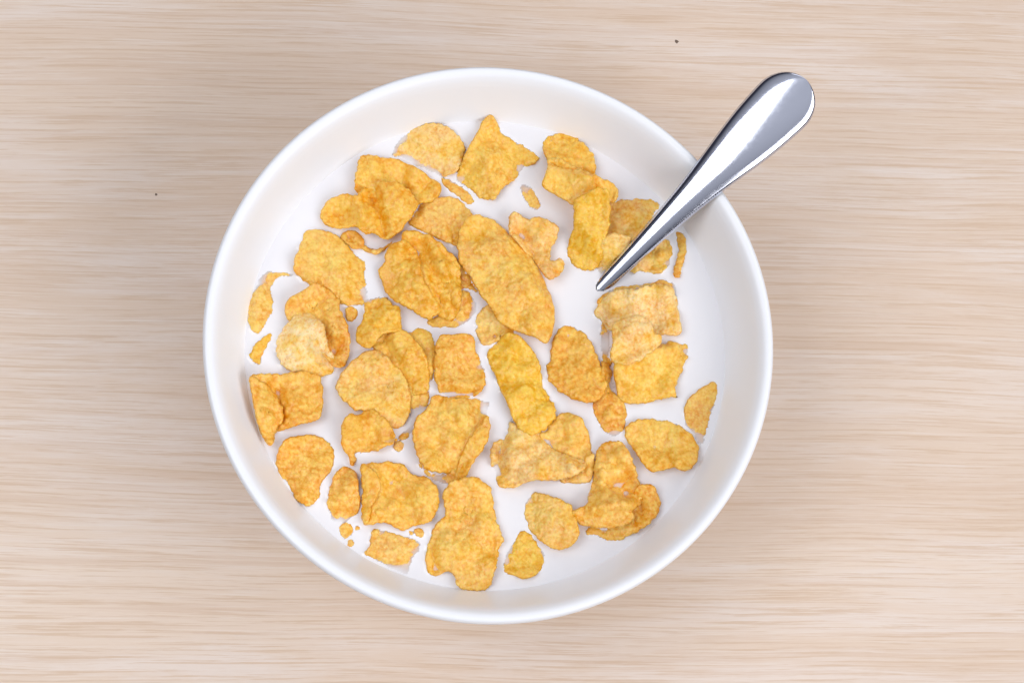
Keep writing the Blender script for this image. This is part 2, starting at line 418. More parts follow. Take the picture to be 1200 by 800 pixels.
# ------------------------------------------------------------------ corn flakes: outlines in mm, seen from above, lowest first
FL = {
    'p7': [[-19.8,32.6,-18.1,35.5,-16.2,38.9,-12.1,39.2,-8.5,39.3,-6.0,37.6,-4.0,34.9,-3.3,31.7,-4.0,27.9,-6.4,26.5,-8.7,27.1,-11.8,28.4,-15.8,30.4]],
    'p5': [[-32.3,49.4,-30.6,49.9,-28.5,49.5,-27.4,48.8,-25.2,48.9,-22.4,48.5,-19.8,47.2,-17.2,45.7,-14.3,44.0,-11.9,42.2,-12.1,40.8,-12.8,39.0,-15.4,37.8,-19.7,37.3,-25.1,38.0,-30.5,38.8,-33.1,40.1,-33.5,42.8,-32.9,46.2]],
    'p6': [[-41.8,32.8,-40.0,31.0,-36.8,30.4,-33.6,30.8,-31.7,29.8,-30.4,28.8,-28.4,29.1,-26.3,27.6,-23.9,28.1,-22.0,29.7,-20.3,32.2,-18.6,34.5,-17.8,37.0,-19.8,39.8,-22.4,41.6,-24.1,42.0,-26.5,41.9,-28.6,41.2,-31.0,40.7,-32.5,39.1,-32.9,37.9,-35.4,38.6,-38.6,38.3,-40.8,36.8,-41.9,34.3]],
    'p1': [[-24.2,51.2,-22.4,54.7,-18.4,57.6,-13.9,58.8,-10.2,57.8,-7.3,55.5,-5.9,53.0,-6.3,50.0,-7.5,47.0,-9.9,45.2,-12.6,45.6,-15.0,46.8,-18.3,48.0,-21.2,49.8,-23.6,50.2]],
    'p2': [[0.4,61.1,2.5,59.4,3.7,56.8,6.2,55.2,9.8,53.4,13.1,50.7,11.7,48.9,9.4,48.2,7.4,45.2,3.7,42.1,1.9,39.3,-1.6,39.6,-4.0,41.9,-7.9,44.6,-6.5,48.2,-4.9,52.1,-2.4,56.9,-1.2,59.5]],
    'p3': [[-11.5,44.8,-10.1,44.4,-7.3,43.0,-5.0,41.2,-3.4,38.9,-4.4,38.0,-6.2,39.0,-8.1,40.7,-10.5,42.3]],
    'p4': [[8.4,42.5,9.4,43.6,11.3,42.8,12.3,40.7,13.7,38.2,12.7,36.9,11.1,37.5,9.6,39.8]],
    'p9': [[5.6,34.1,6.9,35.3,8.3,34.4,10.5,33.3,12.5,34.1,14.5,33.4,17.7,31.6,17.4,28.9,15.8,26.0,15.6,22.8,16.7,22.4,18.5,23.3,19.2,21.5,18.0,19.2,15.8,17.8,14.5,18.6,11.8,23.2,8.3,26.8,5.6,30.0]],
    'p12': [[-9.1,23.3,-6.8,22.4,-5.1,20.1,-3.3,17.4,-2.6,15.2,-4.6,15.8,-7.3,16.4,-9.5,19.1]],
    'p11': [[-14.7,7.3,-10.3,9.9,-7.2,11.8,-6.4,15.0,-4.6,14.6,-2.6,11.9,-2.8,9.6,-5.0,7.3,-6.8,6.1,-10.3,5.8,-13.8,5.8]],
    'p10': [[-21.6,27.5,-20.7,29.6,-18.1,29.9,-15.4,28.8,-12.7,27.2,-10.1,25.0,-7.9,23.2,-7.0,21.0,-6.7,17.3,-6.6,13.2,-7.3,9.6,-8.6,7.7,-10.4,7.7,-13.1,9.4,-15.7,13.0,-19.3,18.4,-22.0,23.8],[-27.2,19.8,-25.5,21.9,-25.7,23.7,-24.2,25.8,-22.0,26.3,-19.4,26.4,-17.4,23.5,-16.9,19.4,-16.2,16.6,-14.0,13.0,-11.7,9.5,-13.5,7.8,-14.8,6.9,-17.0,8.0,-19.6,9.7,-22.3,11.1,-25.0,13.7,-26.3,16.9]],
    'p36': [[-2.6,5.6,-2.8,7.9,-1.5,10.2,0.7,11.6,3.8,10.3,7.4,6.7,6.5,4.0,4.7,1.7,2.5,2.5,0.3,1.3,-1.5,2.0,-2.8,5.1]],
    'p8': [[-4.5,34.2,-1.8,34.4,1.8,33.2,4.4,30.9,7.1,28.2,10.2,25.1,12.4,21.4,14.2,18.3,15.9,14.2,16.8,9.7,16.4,5.6,15.2,2.0,14.1,1.5,11.5,3.0,8.4,4.1,5.3,5.4,2.7,7.1,0.9,10.3,-1.3,12.9,-3.1,16.1,-4.8,19.2,-6.6,21.5,-7.3,24.2,-7.5,27.4,-6.7,31.1]],
    'p14': [[-36.8,28.5,-35.2,30.2,-33.2,30.0,-31.7,28.6,-30.9,26.3,-28.7,25.1,-26.7,25.6,-27.1,24.7,-28.7,24.5,-31.9,25.4,-34.3,25.8]],
    'p14b': [[-28.9,24.8,-26.7,25.4,-24.7,27.2,-23.7,27.8,-24.3,26.8,-26.3,25.1,-28.3,23.9,-29.1,24.2]],
    'p13': [[-47.5,23.8,-46.6,27.1,-46.0,29.2,-44.8,30.1,-42.4,29.9,-39.2,29.2,-36.8,27.6,-34.3,24.9,-32.5,22.9,-30.7,22.1,-30.8,19.2,-30.4,16.3,-29.9,12.6,-30.9,11.3,-34.1,10.8,-36.1,11.2,-38.1,12.4,-40.1,14.4,-43.5,15.4,-46.2,17.4,-48.0,18.8,-48.4,21.3]],
    'p15': [[-55.5,19.0,-53.4,19.2,-50.2,18.9,-48.4,18.5,-49.0,18.1,-51.7,18.1,-53.1,17.1,-54.1,15.1,-54.2,12.6,-53.4,11.4,-53.7,8.9,-54.7,6.8,-55.8,4.8,-57.0,3.3,-58.6,4.3,-59.6,6.7,-60.1,8.8,-59.5,10.9,-58.4,13.3,-57.7,15.8,-56.7,17.7]],
    'p16': [[-58.8,-2.7,-58.0,-0.7,-56.5,1.4,-54.6,2.7,-53.6,2.9,-54.1,1.4,-55.3,-0.6,-55.8,-2.7,-56.4,-4.7,-57.6,-4.3]],
    'p17': [[-50.4,9.4,-49.6,11.0,-48.0,12.3,-45.6,13.7,-43.3,15.3,-41.0,14.9,-38.4,13.2,-37.1,11.2,-36.9,8.8,-35.5,6.0,-34.4,2.5,-34.4,-0.8,-34.8,-3.2,-35.6,-4.9,-37.0,-5.6,-38.7,-4.8,-41.6,-0.9,-45.8,2.3,-49.5,6.6]],
    'p18': [[-40.7,4.2,-42.0,6.2,-44.0,7.8,-46.0,8.0,-47.9,7.3,-49.9,5.2,-51.4,3.2,-52.1,1.4,-52.3,-0.3,-51.8,-3.1,-50.0,-5.5,-48.0,-6.7,-45.7,-6.4,-43.3,-7.4,-40.9,-7.5,-38.8,-6.7,-38.0,-4.4,-38.6,-2.4,-39.7,-0.4,-40.3,2.0]],
    'p19': [[-35.3,9.7,-34.1,10.4,-32.7,9.8,-32.6,8.2,-33.6,6.9,-34.8,7.1]],
    'p22': [[-20.8,3.4,-16.9,5.3,-14.7,4.7,-13.3,2.2,-12.9,-1.4,-13.1,-5.0,-13.7,-8.1,-15.0,-6.8,-16.4,-2.8,-19.0,1.2]],
    'p23': [[-19.4,-9.6,-15.0,-10.4,-14.3,-12.2,-15.2,-15.3,-17.1,-18.0,-18.6,-20.7,-19.2,-22.3,-21.0,-23.2,-22.1,-22.8,-20.6,-21.0,-19.0,-19.8,-18.9,-16.3,-19.8,-11.8]],
    'p21': [[-28.7,0.8,-25.2,4.0,-23.1,4.5,-20.4,3.9,-17.8,1.4,-15.8,-1.2,-14.7,-4.4,-14.4,-8.4,-15.0,-11.1,-18.1,-11.8,-20.3,-11.6,-21.6,-8.1,-23.4,-5.4,-26.0,-2.3]],
    'p20': [[-30.5,10.7,-30.1,12.4,-28.0,12.9,-26.1,13.2,-24.8,12.3,-23.7,10.8,-22.0,10.0,-21.8,6.9,-21.5,4.5,-23.2,3.6,-26.2,2.9,-28.3,0.2,-30.4,-0.5,-32.3,1.2,-32.7,2.7,-32.1,4.7,-30.7,7.4]],
    'p24': [[-37.3,-9.8,-35.8,-6.6,-33.1,-3.7,-30.8,-1.8,-28.4,-0.9,-26.6,-1.5,-26.0,-2.7,-26.1,-2.0,-23.5,-4.4,-21.3,-6.2,-20.1,-8.8,-19.2,-11.9,-19.0,-14.6,-19.6,-17.7,-21.1,-19.7,-22.8,-20.3,-24.2,-19.5,-26.6,-17.7,-28.6,-16.5,-30.6,-16.0,-32.9,-16.0,-34.5,-14.6,-36.5,-12.6]],
    'p25': [[-35.9,-22.6,-35.6,-20.2,-34.0,-18.3,-31.7,-17.9,-29.7,-16.2,-28.1,-16.0,-26.5,-17.6,-25.3,-18.4,-24.1,-20.0,-22.9,-22.8,-23.3,-23.8,-25.5,-24.0,-22.2,-23.6,-23.0,-24.2,-25.0,-25.2,-27.3,-26.1,-30.1,-26.3,-32.8,-26.8,-32.3,-28.2,-32.7,-29.8,-33.4,-29.6,-33.7,-28.0,-34.8,-26.6,-35.8,-24.6,-35.6,-22.6]],
    'p26': [[-58.6,-9.2,-56.3,-8.3,-53.5,-7.9,-49.6,-7.4,-46.4,-7.1,-44.1,-7.1,-41.7,-7.8,-40.9,-10.7,-40.8,-13.9,-40.9,-16.7,-41.9,-18.8,-44.6,-19.6,-48.1,-20.7,-50.9,-21.3,-52.4,-22.1,-52.5,-24.6,-53.5,-25.2,-55.1,-23.0,-56.4,-19.8,-57.3,-15.8,-57.9,-12.6],[-58.4,-9.4,-56.2,-9.9,-53.8,-11.1,-52.2,-12.9,-50.8,-16.1,-50.3,-18.5,-51.7,-20.9,-52.6,-22.6,-52.7,-25.0,-53.7,-25.0,-55.1,-23.0,-56.4,-19.8,-57.5,-15.0]],
    'p27': [[-51.6,-29.7,-51.1,-26.5,-49.4,-23.8,-46.6,-23.0,-43.5,-22.5,-40.8,-23.1,-38.8,-24.5,-37.7,-26.7,-37.9,-29.5,-39.0,-31.9,-40.9,-34.3,-41.1,-37.1,-42.4,-39.3,-44.3,-39.9,-46.1,-38.9,-47.3,-37.2,-48.3,-34.8,-50.4,-32.5]],
    'p28': [[-37.4,-32.7,-35.9,-30.7,-34.0,-30.3,-32.4,-31.4,-31.8,-33.4,-31.5,-36.2,-31.1,-39.8,-32.2,-41.8,-34.1,-43.4,-36.5,-44.2,-37.9,-43.0,-38.7,-40.7,-38.9,-38.3,-38.2,-35.1]],
    'p29': [[-30.7,-29.9,-27.9,-29.5,-24.8,-29.1,-21.7,-29.4,-19.7,-30.6,-18.5,-32.2,-15.7,-32.5,-13.3,-34.1,-12.1,-36.1,-11.9,-39.6,-13.3,-42.8,-14.8,-44.0,-18.0,-44.5,-20.3,-45.7,-22.7,-44.9,-24.2,-44.0,-26.2,-44.0,-28.9,-44.6,-30.3,-43.9,-30.5,-39.9,-30.4,-35.9,-30.8,-32.7],[-30.7,-30.0,-28.5,-31.2,-26.8,-33.1,-26.3,-35.1,-26.9,-37.5,-28.4,-40.3,-29.1,-44.2,-30.2,-43.8,-30.5,-39.9,-30.4,-35.9,-30.8,-32.7]],
    'p30': [[-27.7,-45.7,-24.2,-46.0,-21.0,-47.0,-18.7,-47.5,-16.3,-48.7,-16.5,-50.7,-17.9,-52.2,-18.6,-54.2,-19.2,-56.4,-22.1,-55.6,-24.9,-54.1,-27.2,-52.8,-29.6,-51.6,-28.4,-49.6]],
    'p33': [[-16.7,-29.2,-14.9,-31.6,-12.5,-33.3,-9.8,-33.9,-7.4,-33.1,-6.8,-30.6,-10.6,-29.1,-13.7,-28.7]],
    'p34': [[-12.7,0.8,-11.6,2.8,-9.0,2.9,-4.6,3.2,-3.4,1.9,-2.8,-0.8,-1.4,-3.0,-0.6,-5.7,-0.6,-8.9,-1.9,-11.1,-4.1,-11.9,-6.7,-12.4,-9.3,-12.2,-11.5,-10.9,-12.6,-8.7,-13.1,-5.1]],
    'p32': [[-13.3,-12.4,-11.5,-11.9,-9.3,-12.8,-5.0,-12.5,-1.9,-12.7,0.5,-13.1,0.3,-15.3,-0.4,-18.4,-1.9,-22.9,-6.5,-28.5,-7.0,-30.5,-8.7,-31.2,-12.2,-31.5,-14.6,-31.1,-16.2,-29.6,-17.5,-26.3,-18.2,-23.2,-18.2,-21.0,-17.2,-17.8,-15.0,-16.0,-14.1,-13.8],[0.1,-17.2,0.5,-19.8,0.1,-23.0,-1.6,-26.3,-3.3,-28.4,-4.7,-31.2,-6.0,-32.7,-7.5,-32.6,-7.3,-30.2,-6.0,-26.3,-4.3,-23.1,-2.2,-20.3]],
    'p31': [[-10.6,-36.4,-8.6,-34.0,-5.9,-33.2,-3.1,-32.9,-0.7,-33.9,0.9,-35.5,1.5,-39.0,2.1,-42.6,3.1,-45.4,4.0,-47.7,2.9,-50.1,2.5,-52.9,1.7,-56.1,0.9,-58.8,-0.3,-60.0,-3.0,-60.2,-5.7,-59.9,-7.3,-58.9,-7.5,-57.0,-8.9,-55.8,-10.4,-55.8,-12.4,-56.8,-14.0,-55.9,-14.7,-53.9,-14.6,-51.1,-13.6,-47.6,-12.5,-44.4,-10.5,-42.8,-9.9,-40.8,-10.5,-38.8]],
    'p51': [[13.1,-20.5,16.4,-18.0,18.4,-16.0,21.3,-16.2,23.6,-17.9,25.3,-21.3,26.0,-24.7,26.2,-27.1,25.2,-29.3,22.1,-29.1,17.8,-26.7,14.5,-23.9]],
    'p52': [[24.4,-27.5,26.3,-26.5,26.6,-29.8,25.6,-32.8,22.7,-33.3,18.4,-33.0,18.9,-31.4,23.9,-29.4]],
    'p50': [[0.9,-26.7,1.8,-23.8,4.4,-22.5,5.6,-20.8,5.4,-17.2,6.8,-18.4,8.2,-20.3,13.5,-20.7,14.9,-23.6,17.8,-25.9,21.6,-27.3,24.2,-27.8,24.2,-29.7,22.0,-31.7,18.7,-32.7,14.4,-33.2,10.1,-33.5,6.8,-34.8,3.5,-34.6,2.3,-32.4,2.5,-31.0,1.3,-29.1]],
    'p35': [[0.3,-0.5,2.3,1.8,4.9,3.7,8.0,2.8,10.7,0.6,12.4,-2.0,13.5,-6.1,14.2,-9.6,15.9,-12.7,17.2,-15.8,15.9,-18.5,13.2,-20.8,10.6,-21.5,8.4,-20.4,6.7,-17.8,5.0,-13.8,3.6,-10.3,2.3,-6.7,0.8,-3.6]],
    'p38': [[29.0,-2.5,31.2,-4.7,31.9,-8.8,31.6,-9.6,33.8,-12.3,34.9,-14.5,34.7,-17.6,33.7,-20.3,32.0,-21.3,29.8,-20.4,28.0,-17.8,26.9,-15.1,26.7,-13.3,28.1,-8.8]],
    'p37': [[15.2,-4.3,16.1,-2.0,16.4,1.6,17.9,5.3,19.7,6.7,21.9,6.3,24.6,4.5,26.3,1.8,27.6,-1.3,28.9,-4.9,30.0,-9.0,30.2,-11.2,29.8,-8.9,28.9,-11.2,26.6,-13.2,23.1,-13.1,20.5,-11.8,17.9,-10.0,15.7,-7.4]],
    'p43': [[29.0,7.6,30.5,7.2,31.8,4.5,31.6,-0.5,31.0,-3.3,29.5,-2.4,28.7,2.1]],
    'p40': [[27.9,12.6,29.7,15.1,32.4,16.8,35.5,17.4,39.1,17.9,41.8,18.4,44.5,19.0,47.0,18.5,48.1,16.9,47.8,14.4,41.7,13.3,32.8,12.2]],
    'p39': [[27.5,10.9,29.1,13.3,31.3,15.1,34.0,16.1,37.2,15.7,39.8,16.5,42.5,17.4,45.7,17.1,47.5,15.9,48.1,13.2,48.3,9.5,48.9,5.4,47.7,4.5,44.2,4.9,41.5,5.3,37.0,5.7,33.5,6.0,31.2,5.5,29.9,6.9,28.6,8.7,27.3,9.6]],
    'p42': [[31.8,-3.9,33.9,-2.5,37.9,-0.6,41.0,1.2,44.2,3.6,47.7,2.7,50.4,2.3,51.0,1.0,49.9,-1.8,48.5,-5.4,47.1,-8.6,47.3,-11.3,47.3,-11.3,43.5,-11.8,39.5,-12.8,35.5,-13.0,33.3,-12.0,32.5,-9.3,31.6,-6.1]],
    'p41': [[31.5,6.2,33.8,7.3,36.9,8.3,39.6,7.5,41.1,5.9,41.7,4.1,43.5,3.7,43.0,1.4,40.3,-0.9,37.7,-2.8,34.5,-4.0,31.9,-3.6,30.6,-1.6,31.3,1.2,31.1,3.9]],
    'p44': [[50.4,-12.2,52.7,-9.9,55.4,-8.0,57.2,-7.3,58.1,-8.4,57.5,-12.1,56.1,-15.7,55.2,-18.9,54.2,-22.9,52.9,-22.5,51.6,-19.8,49.9,-18.1,49.7,-14.5]],
    'p45': [[34.6,-19.9,36.0,-18.1,39.5,-17.1,43.5,-17.3,46.6,-17.5,49.2,-19.2,51.4,-21.4,52.7,-24.1,52.2,-27.2,50.8,-29.4,48.2,-30.2,46.4,-29.3,43.7,-30.0,41.1,-30.5,39.4,-29.2,38.1,-27.4,36.3,-24.3,35.0,-22.1]],
    'p47': [[37.0,-34.6,38.9,-34.1,40.8,-34.0,42.5,-36.4,42.9,-39.3,41.2,-42.2,38.3,-44.7,35.4,-46.1,32.5,-47.4,29.2,-47.2,27.3,-46.2,24.9,-46.0,25.4,-44.3,29.2,-42.9,34.0,-41.4,36.0,-37.5]],
    'p46': [[26.8,-29.2,27.5,-25.4,29.2,-23.6,33.1,-23.4,34.5,-25.3,35.9,-28.1,37.3,-31.5,38.2,-35.8,37.7,-38.7,35.7,-40.6,35.9,-42.6,33.8,-44.0,30.0,-44.8,25.7,-44.6,22.9,-43.7,20.7,-41.8,21.5,-40.6,24.3,-39.6,25.3,-36.5,26.5,-33.1]],
    'p48': [[9.5,-39.3,10.5,-37.3,12.1,-35.9,15.0,-36.8,18.3,-38.2,20.5,-39.6,21.2,-42.0,22.3,-44.8,22.1,-47.7,21.8,-48.2,20.2,-49.4,18.3,-50.1,15.4,-49.4,12.6,-47.1,10.7,-44.7,9.5,-41.4]],
    'p49': [[4.3,-53.9,5.0,-51.1,6.9,-48.2,8.3,-45.8,10.7,-46.2,12.1,-48.1,14.0,-50.9,14.4,-52.4,13.0,-55.2,11.6,-56.6,8.8,-57.2,6.4,-56.2,4.5,-55.6]],
    'p53': [[14.4,54.6,15.6,56.5,18.6,57.3,21.6,56.9,24.5,54.4,26.7,51.9,27.4,48.8,27.2,45.2,25.9,43.6,22.0,45.1,18.1,47.5,15.4,49.5,14.6,51.5]],
    'p56': [[25.9,39.1,31.8,39.7,35.8,39.9,40.7,40.2,44.1,39.3,42.6,36.5,39.1,31.8,37.6,29.2,33.7,26.6,29.7,24.5,26.8,27.0,25.4,35.0]],
    'p54': [[13.6,41.5,14.3,44.1,15.0,46.2,15.5,49.3,18.0,49.6,20.9,47.6,24.9,45.4,28.3,43.7,31.7,43.0,32.9,40.5,32.2,38.5,29.2,37.6,25.8,37.3,22.4,36.7,19.4,38.1,16.0,40.1]],
    'p55': [[21.6,37.3,24.3,38.9,27.3,39.9,29.7,39.1,30.3,34.8,30.1,30.7,29.2,26.7,28.7,23.3,27.2,21.5,24.1,21.4,22.0,22.7,20.7,24.9,20.7,28.0,21.8,31.6]],
    'p58': [[35.6,21.1,37.1,25.2,39.8,28.4,42.9,30.0,46.2,29.6,47.0,27.2,46.5,23.6,44.5,21.3,41.4,20.8,38.8,21.6,36.9,20.2]],
    'p57': [[28.1,25.5,29.0,28.0,30.9,29.2,33.5,29.0,35.9,28.4,35.0,25.9,32.6,24.0,30.9,21.5,28.9,20.4,27.8,22.6]],
    'p59': [[48.4,31.8,50.0,31.6,50.8,29.4,50.5,26.0,49.6,23.3,48.7,19.9,47.4,20.3,48.1,23.7,49.0,26.6,48.6,29.3]],
    'c1': [[-32.1,-44.8,-31.6,-44.6,-31.1,-45.0,-31.1,-45.6,-31.8,-45.8,-32.2,-45.4]],
    'c2': [[-19.0,-45.7,-18.4,-45.5,-17.8,-45.9,-18.0,-46.7,-18.6,-46.9,-19.0,-46.3]],
    'c3': [[-17.6,-45.6,-16.5,-45.2,-15.5,-45.8,-15.5,-46.9,-16.5,-47.3,-17.4,-46.7]],
    'c4': [[-35.9,-45.0,-34.7,-44.1,-33.2,-44.5,-32.6,-45.8,-33.4,-47.2,-34.6,-47.9,-35.7,-46.9]],
    'c5': [[-33.8,-48.3,-33.0,-48.1,-32.3,-48.9,-33.0,-49.8,-33.8,-49.4]],
    'c6': [[-22.6,-23.9,-21.6,-23.5,-20.5,-24.3,-20.9,-25.6,-22.0,-26.0,-22.8,-25.2]],
}
CREASE = {'p6': [(-29.2,40.3,-26.0,29.1,-1.5,2.0),(-33.0,38.4,-31.7,32.1,0.7,1.6)],
    'p5': [(-21.1,47.3,-21.8,38.2,-0.9,2.2),(-28.4,48.4,-29.2,39.4,0.5,2.5)],
    'p26': [(-51.3,-7.5,-52.3,-21.5,-1.2,3.2),(-42.5,-8.4,-42.7,-19.2,-0.6,3.0)],
    'p54': [(15.9,48.3,26.0,44.9,-0.8,1.2),(26.9,42.6,27.7,38.6,-0.9,1.3)],
    'p53': [(16.8,50.1,26.5,47.2,0.5,2.0)],
    'p46': [(25.4,-35.9,36.1,-31.9,-0.8,1.5),(25.8,-40.6,36.4,-38.8,0.7,1.2),(27.6,-29.9,28.6,-36.3,0.5,1.5)],
    'p32': [(-10.7,-15.4,-5.3,-28.3,-0.5,3.0),(-17.0,-19.8,-13.7,-29.5,0.6,3.0)],
    'p34': [(-10.7,-11.5,-3.9,-11.4,-1.6,1.8),(-12.5,-2.4,-5.4,1.0,0.5,3.0)],
    'p21': [(-25.3,1.7,-18.8,-11.2,-0.9,2.0)],
    'p20': [(-30.0,4.9,-22.6,7.9,0.7,2.2)],
    'p42': [(35.3,-2.6,47.3,1.4,0.8,2.2),(40.6,-9.1,50.5,1.0,-0.5,2.0)],
    'p10': [(-16.3,26.2,-10.8,8.6,-0.9,1.8),(-13.1,24.1,-7.6,13.1,0.7,1.8)],
    'p45': [(37.3,-22.2,46.9,-25.3,-0.9,3.5),(46.9,-25.3,52.2,-27.3,0.6,2.0)],
    'p31': [(-13.6,-49.6,-12.1,-54.8,-0.8,1.5),(-3.8,-32.5,-0.8,-45.2,0.5,3.0),(1.1,-41.0,2.1,-51.5,-0.5,2.0)],
    'p2': [(-2.8,53.7,2.0,41.3,0.5,3.0),(4.1,53.9,8.5,47.1,-0.4,2.5)],
    'p35': [(4.2,-2.1,13.8,-15.0,0.6,3.0),(3.1,-9.7,11.7,-6.3,-0.5,2.0),(7.4,-17.3,14.9,-12.8,-0.4,2.0)],
    'p50': [(2.1,-28.1,12.7,-32.3,0.8,3.0),(4.2,-23.8,2.5,-29.2,-1.0,1.6),(14.0,-21.5,23.3,-27.8,-0.6,2.0)],
    'p47': [(38.5,-38.7,39.1,-41.7,-0.5,2.2)],
    'p39': [(31.2,10.6,45.3,15.3,0.6,3.0),(42.0,13.0,44.1,7.5,-0.6,2.5),(29.0,13.9,30.5,7.3,-0.7,1.8)],
    'p1': [(-20.9,48.2,-13.2,45.4,-0.8,2.5)],
    'p29': [(-26.3,-30.3,-18.9,-41.2,-0.4,3.0),(-19.0,-32.7,-14.7,-43.3,0.5,3.0)],
    'p9': [(8.5,30.2,11.7,24.7,-0.7,2.2),(14.1,22.0,17.6,19.9,-1.0,1.3)],
    'p17': [(-43.9,12.3,-37.3,-2.9,-0.8,2.5),(-48.2,11.8,-41.8,13.5,0.5,2.0)],
    'p15': [(-56.7,14.2,-57.5,4.3,0.6,1.6)],
    'p13': [(-47.3,21.1,-32.3,14.8,0.4,4.0)],
    'p27': [(-48.3,-28.9,-40.0,-25.6,-0.4,3.0)],
    'p7': [(-9.5,32.7,-7.9,27.8,-0.8,1.8),(-15.8,35.2,-11.0,32.6,0.4,3.0)],
    'p55': [(22.0,35.0,28.0,23.9,0.5,3.0)],
    'p56': [(32.5,36.4,37.9,28.6,-0.4,3.0)],
    'p28': [(-36.7,-39.4,-32.6,-34.0,0.6,2.0)],
    'p41': [(32.5,-1.5,43.0,2.0,-0.6,1.8),(34.3,4.0,39.8,5.2,0.6,2.2)],
    'p18': [(-48.0,4.5,-42.3,6.2,0.4,3.0)],
    'p25': [(-34.2,-24.4,-24.3,-22.1,-0.4,2.5)],
    'p14': [(-34.6,28.5,-30.3,24.8,-0.4,1.5)]}
BUMP = {'p18': [(-41.2,-3.4,1.7,-1.3),(-46.0,1.2,1.0,0.4),(-47.3,-2.5,1.2,0.5),(-43.0,-0.4,1.2,0.4),(-40.0,-1.2,0.8,0.5)],
    'p24': [(-26.5,-6.2,1.0,-0.7),(-27.5,-3.2,0.8,-0.6),(-32.9,-12.4,0.6,-0.5),(-21.4,-12.6,0.6,-0.5),(-30.7,-4.3,0.5,-0.4),(-24.6,-10.2,0.5,-0.4),(-34.2,-9.2,0.5,-0.4)],
    'p36': [(2.1,3.6,0.8,-0.9),(-0.1,5.2,0.7,-0.3)],
    'p46': [(35.1,-36.0,1.3,-0.9),(33.9,-28.6,0.6,0.3),(28.4,-31.3,1.0,0.5),(30.8,-33.2,1.2,0.5)],
    'p17': [(-43.6,11.2,1.1,0.6),(-40.6,10.0,1.1,0.6),(-38.9,3.3,1.4,0.7),(-42.4,8.8,0.8,0.4)],
    'p10': [(-10.4,17.8,1.3,0.6),(-10.5,12.7,1.3,0.6),(-18.8,23.5,0.9,0.4),(-12.6,22.3,0.9,0.4),(-18.0,27.9,1.1,0.5)],
    'p32': [(-8.2,-17.9,1.2,-0.5),(-11.4,-17.5,0.9,0.4),(-6.6,-17.0,0.8,0.3)],
    'p31': [(-5.2,-43.0,1.2,0.5),(-4.6,-40.6,1.0,0.4),(-8.5,-41.5,0.9,0.3),(-3.0,-38.8,0.9,0.3),(-6.5,-47.4,1.0,0.4),(-10.1,-47.5,0.9,0.4)],
    'p2': [(-4.4,44.5,1.0,0.4),(3.1,46.0,1.0,0.4),(-0.8,50.2,0.8,0.3),(0.9,43.8,0.9,0.4),(4.1,44.8,0.8,0.3),(-2.0,43.8,0.8,0.3)],
    'p47': [(38.6,-39.8,1.8,-0.3)],
    'p45': [(43.0,-25.0,1.0,0.3),(39.5,-23.8,0.8,0.3),(47.4,-26.8,0.7,0.3)],
    'p50': [(2.6,-25.4,2.0,-0.9),(13.1,-28.7,0.9,0.4),(19.3,-27.1,0.8,0.4),(10.7,-25.3,0.8,0.3),(7.4,-27.8,0.8,0.3)],
    'p38': [(30.7,-14.5,0.9,0.4),(32.5,-16.3,0.8,0.3),(29.8,-16.8,0.7,0.3)],
    'p35': [(6.9,-3.3,1.0,0.4),(10.0,-5.0,0.9,0.4),(8.7,-10.9,0.9,0.3),(13.1,-13.5,1.0,0.3),(5.6,0.3,1.0,0.3)],
    'p29': [(-26.2,-41.5,0.9,0.4),(-22.8,-34.9,0.8,0.3),(-25.9,-38.2,0.7,0.3)],
    'p41': [(35.5,15.5,0.5,-0.3)],
    'p26': [(-53.3,-18.8,1.2,0.5),(-54.9,-17.3,0.9,0.4)],
    'p39': [(35.5,15.0,0.5,-0.5),(43.5,12.0,1.0,0.4),(37.3,13.3,0.8,0.3)],
    'p54': [(27.7,41.1,1.3,-1.1)],
    'p28': [(-35.0,-37.4,1.0,0.4),(-33.0,-38.5,0.9,0.4),(-36.5,-41.3,0.8,0.4)]}

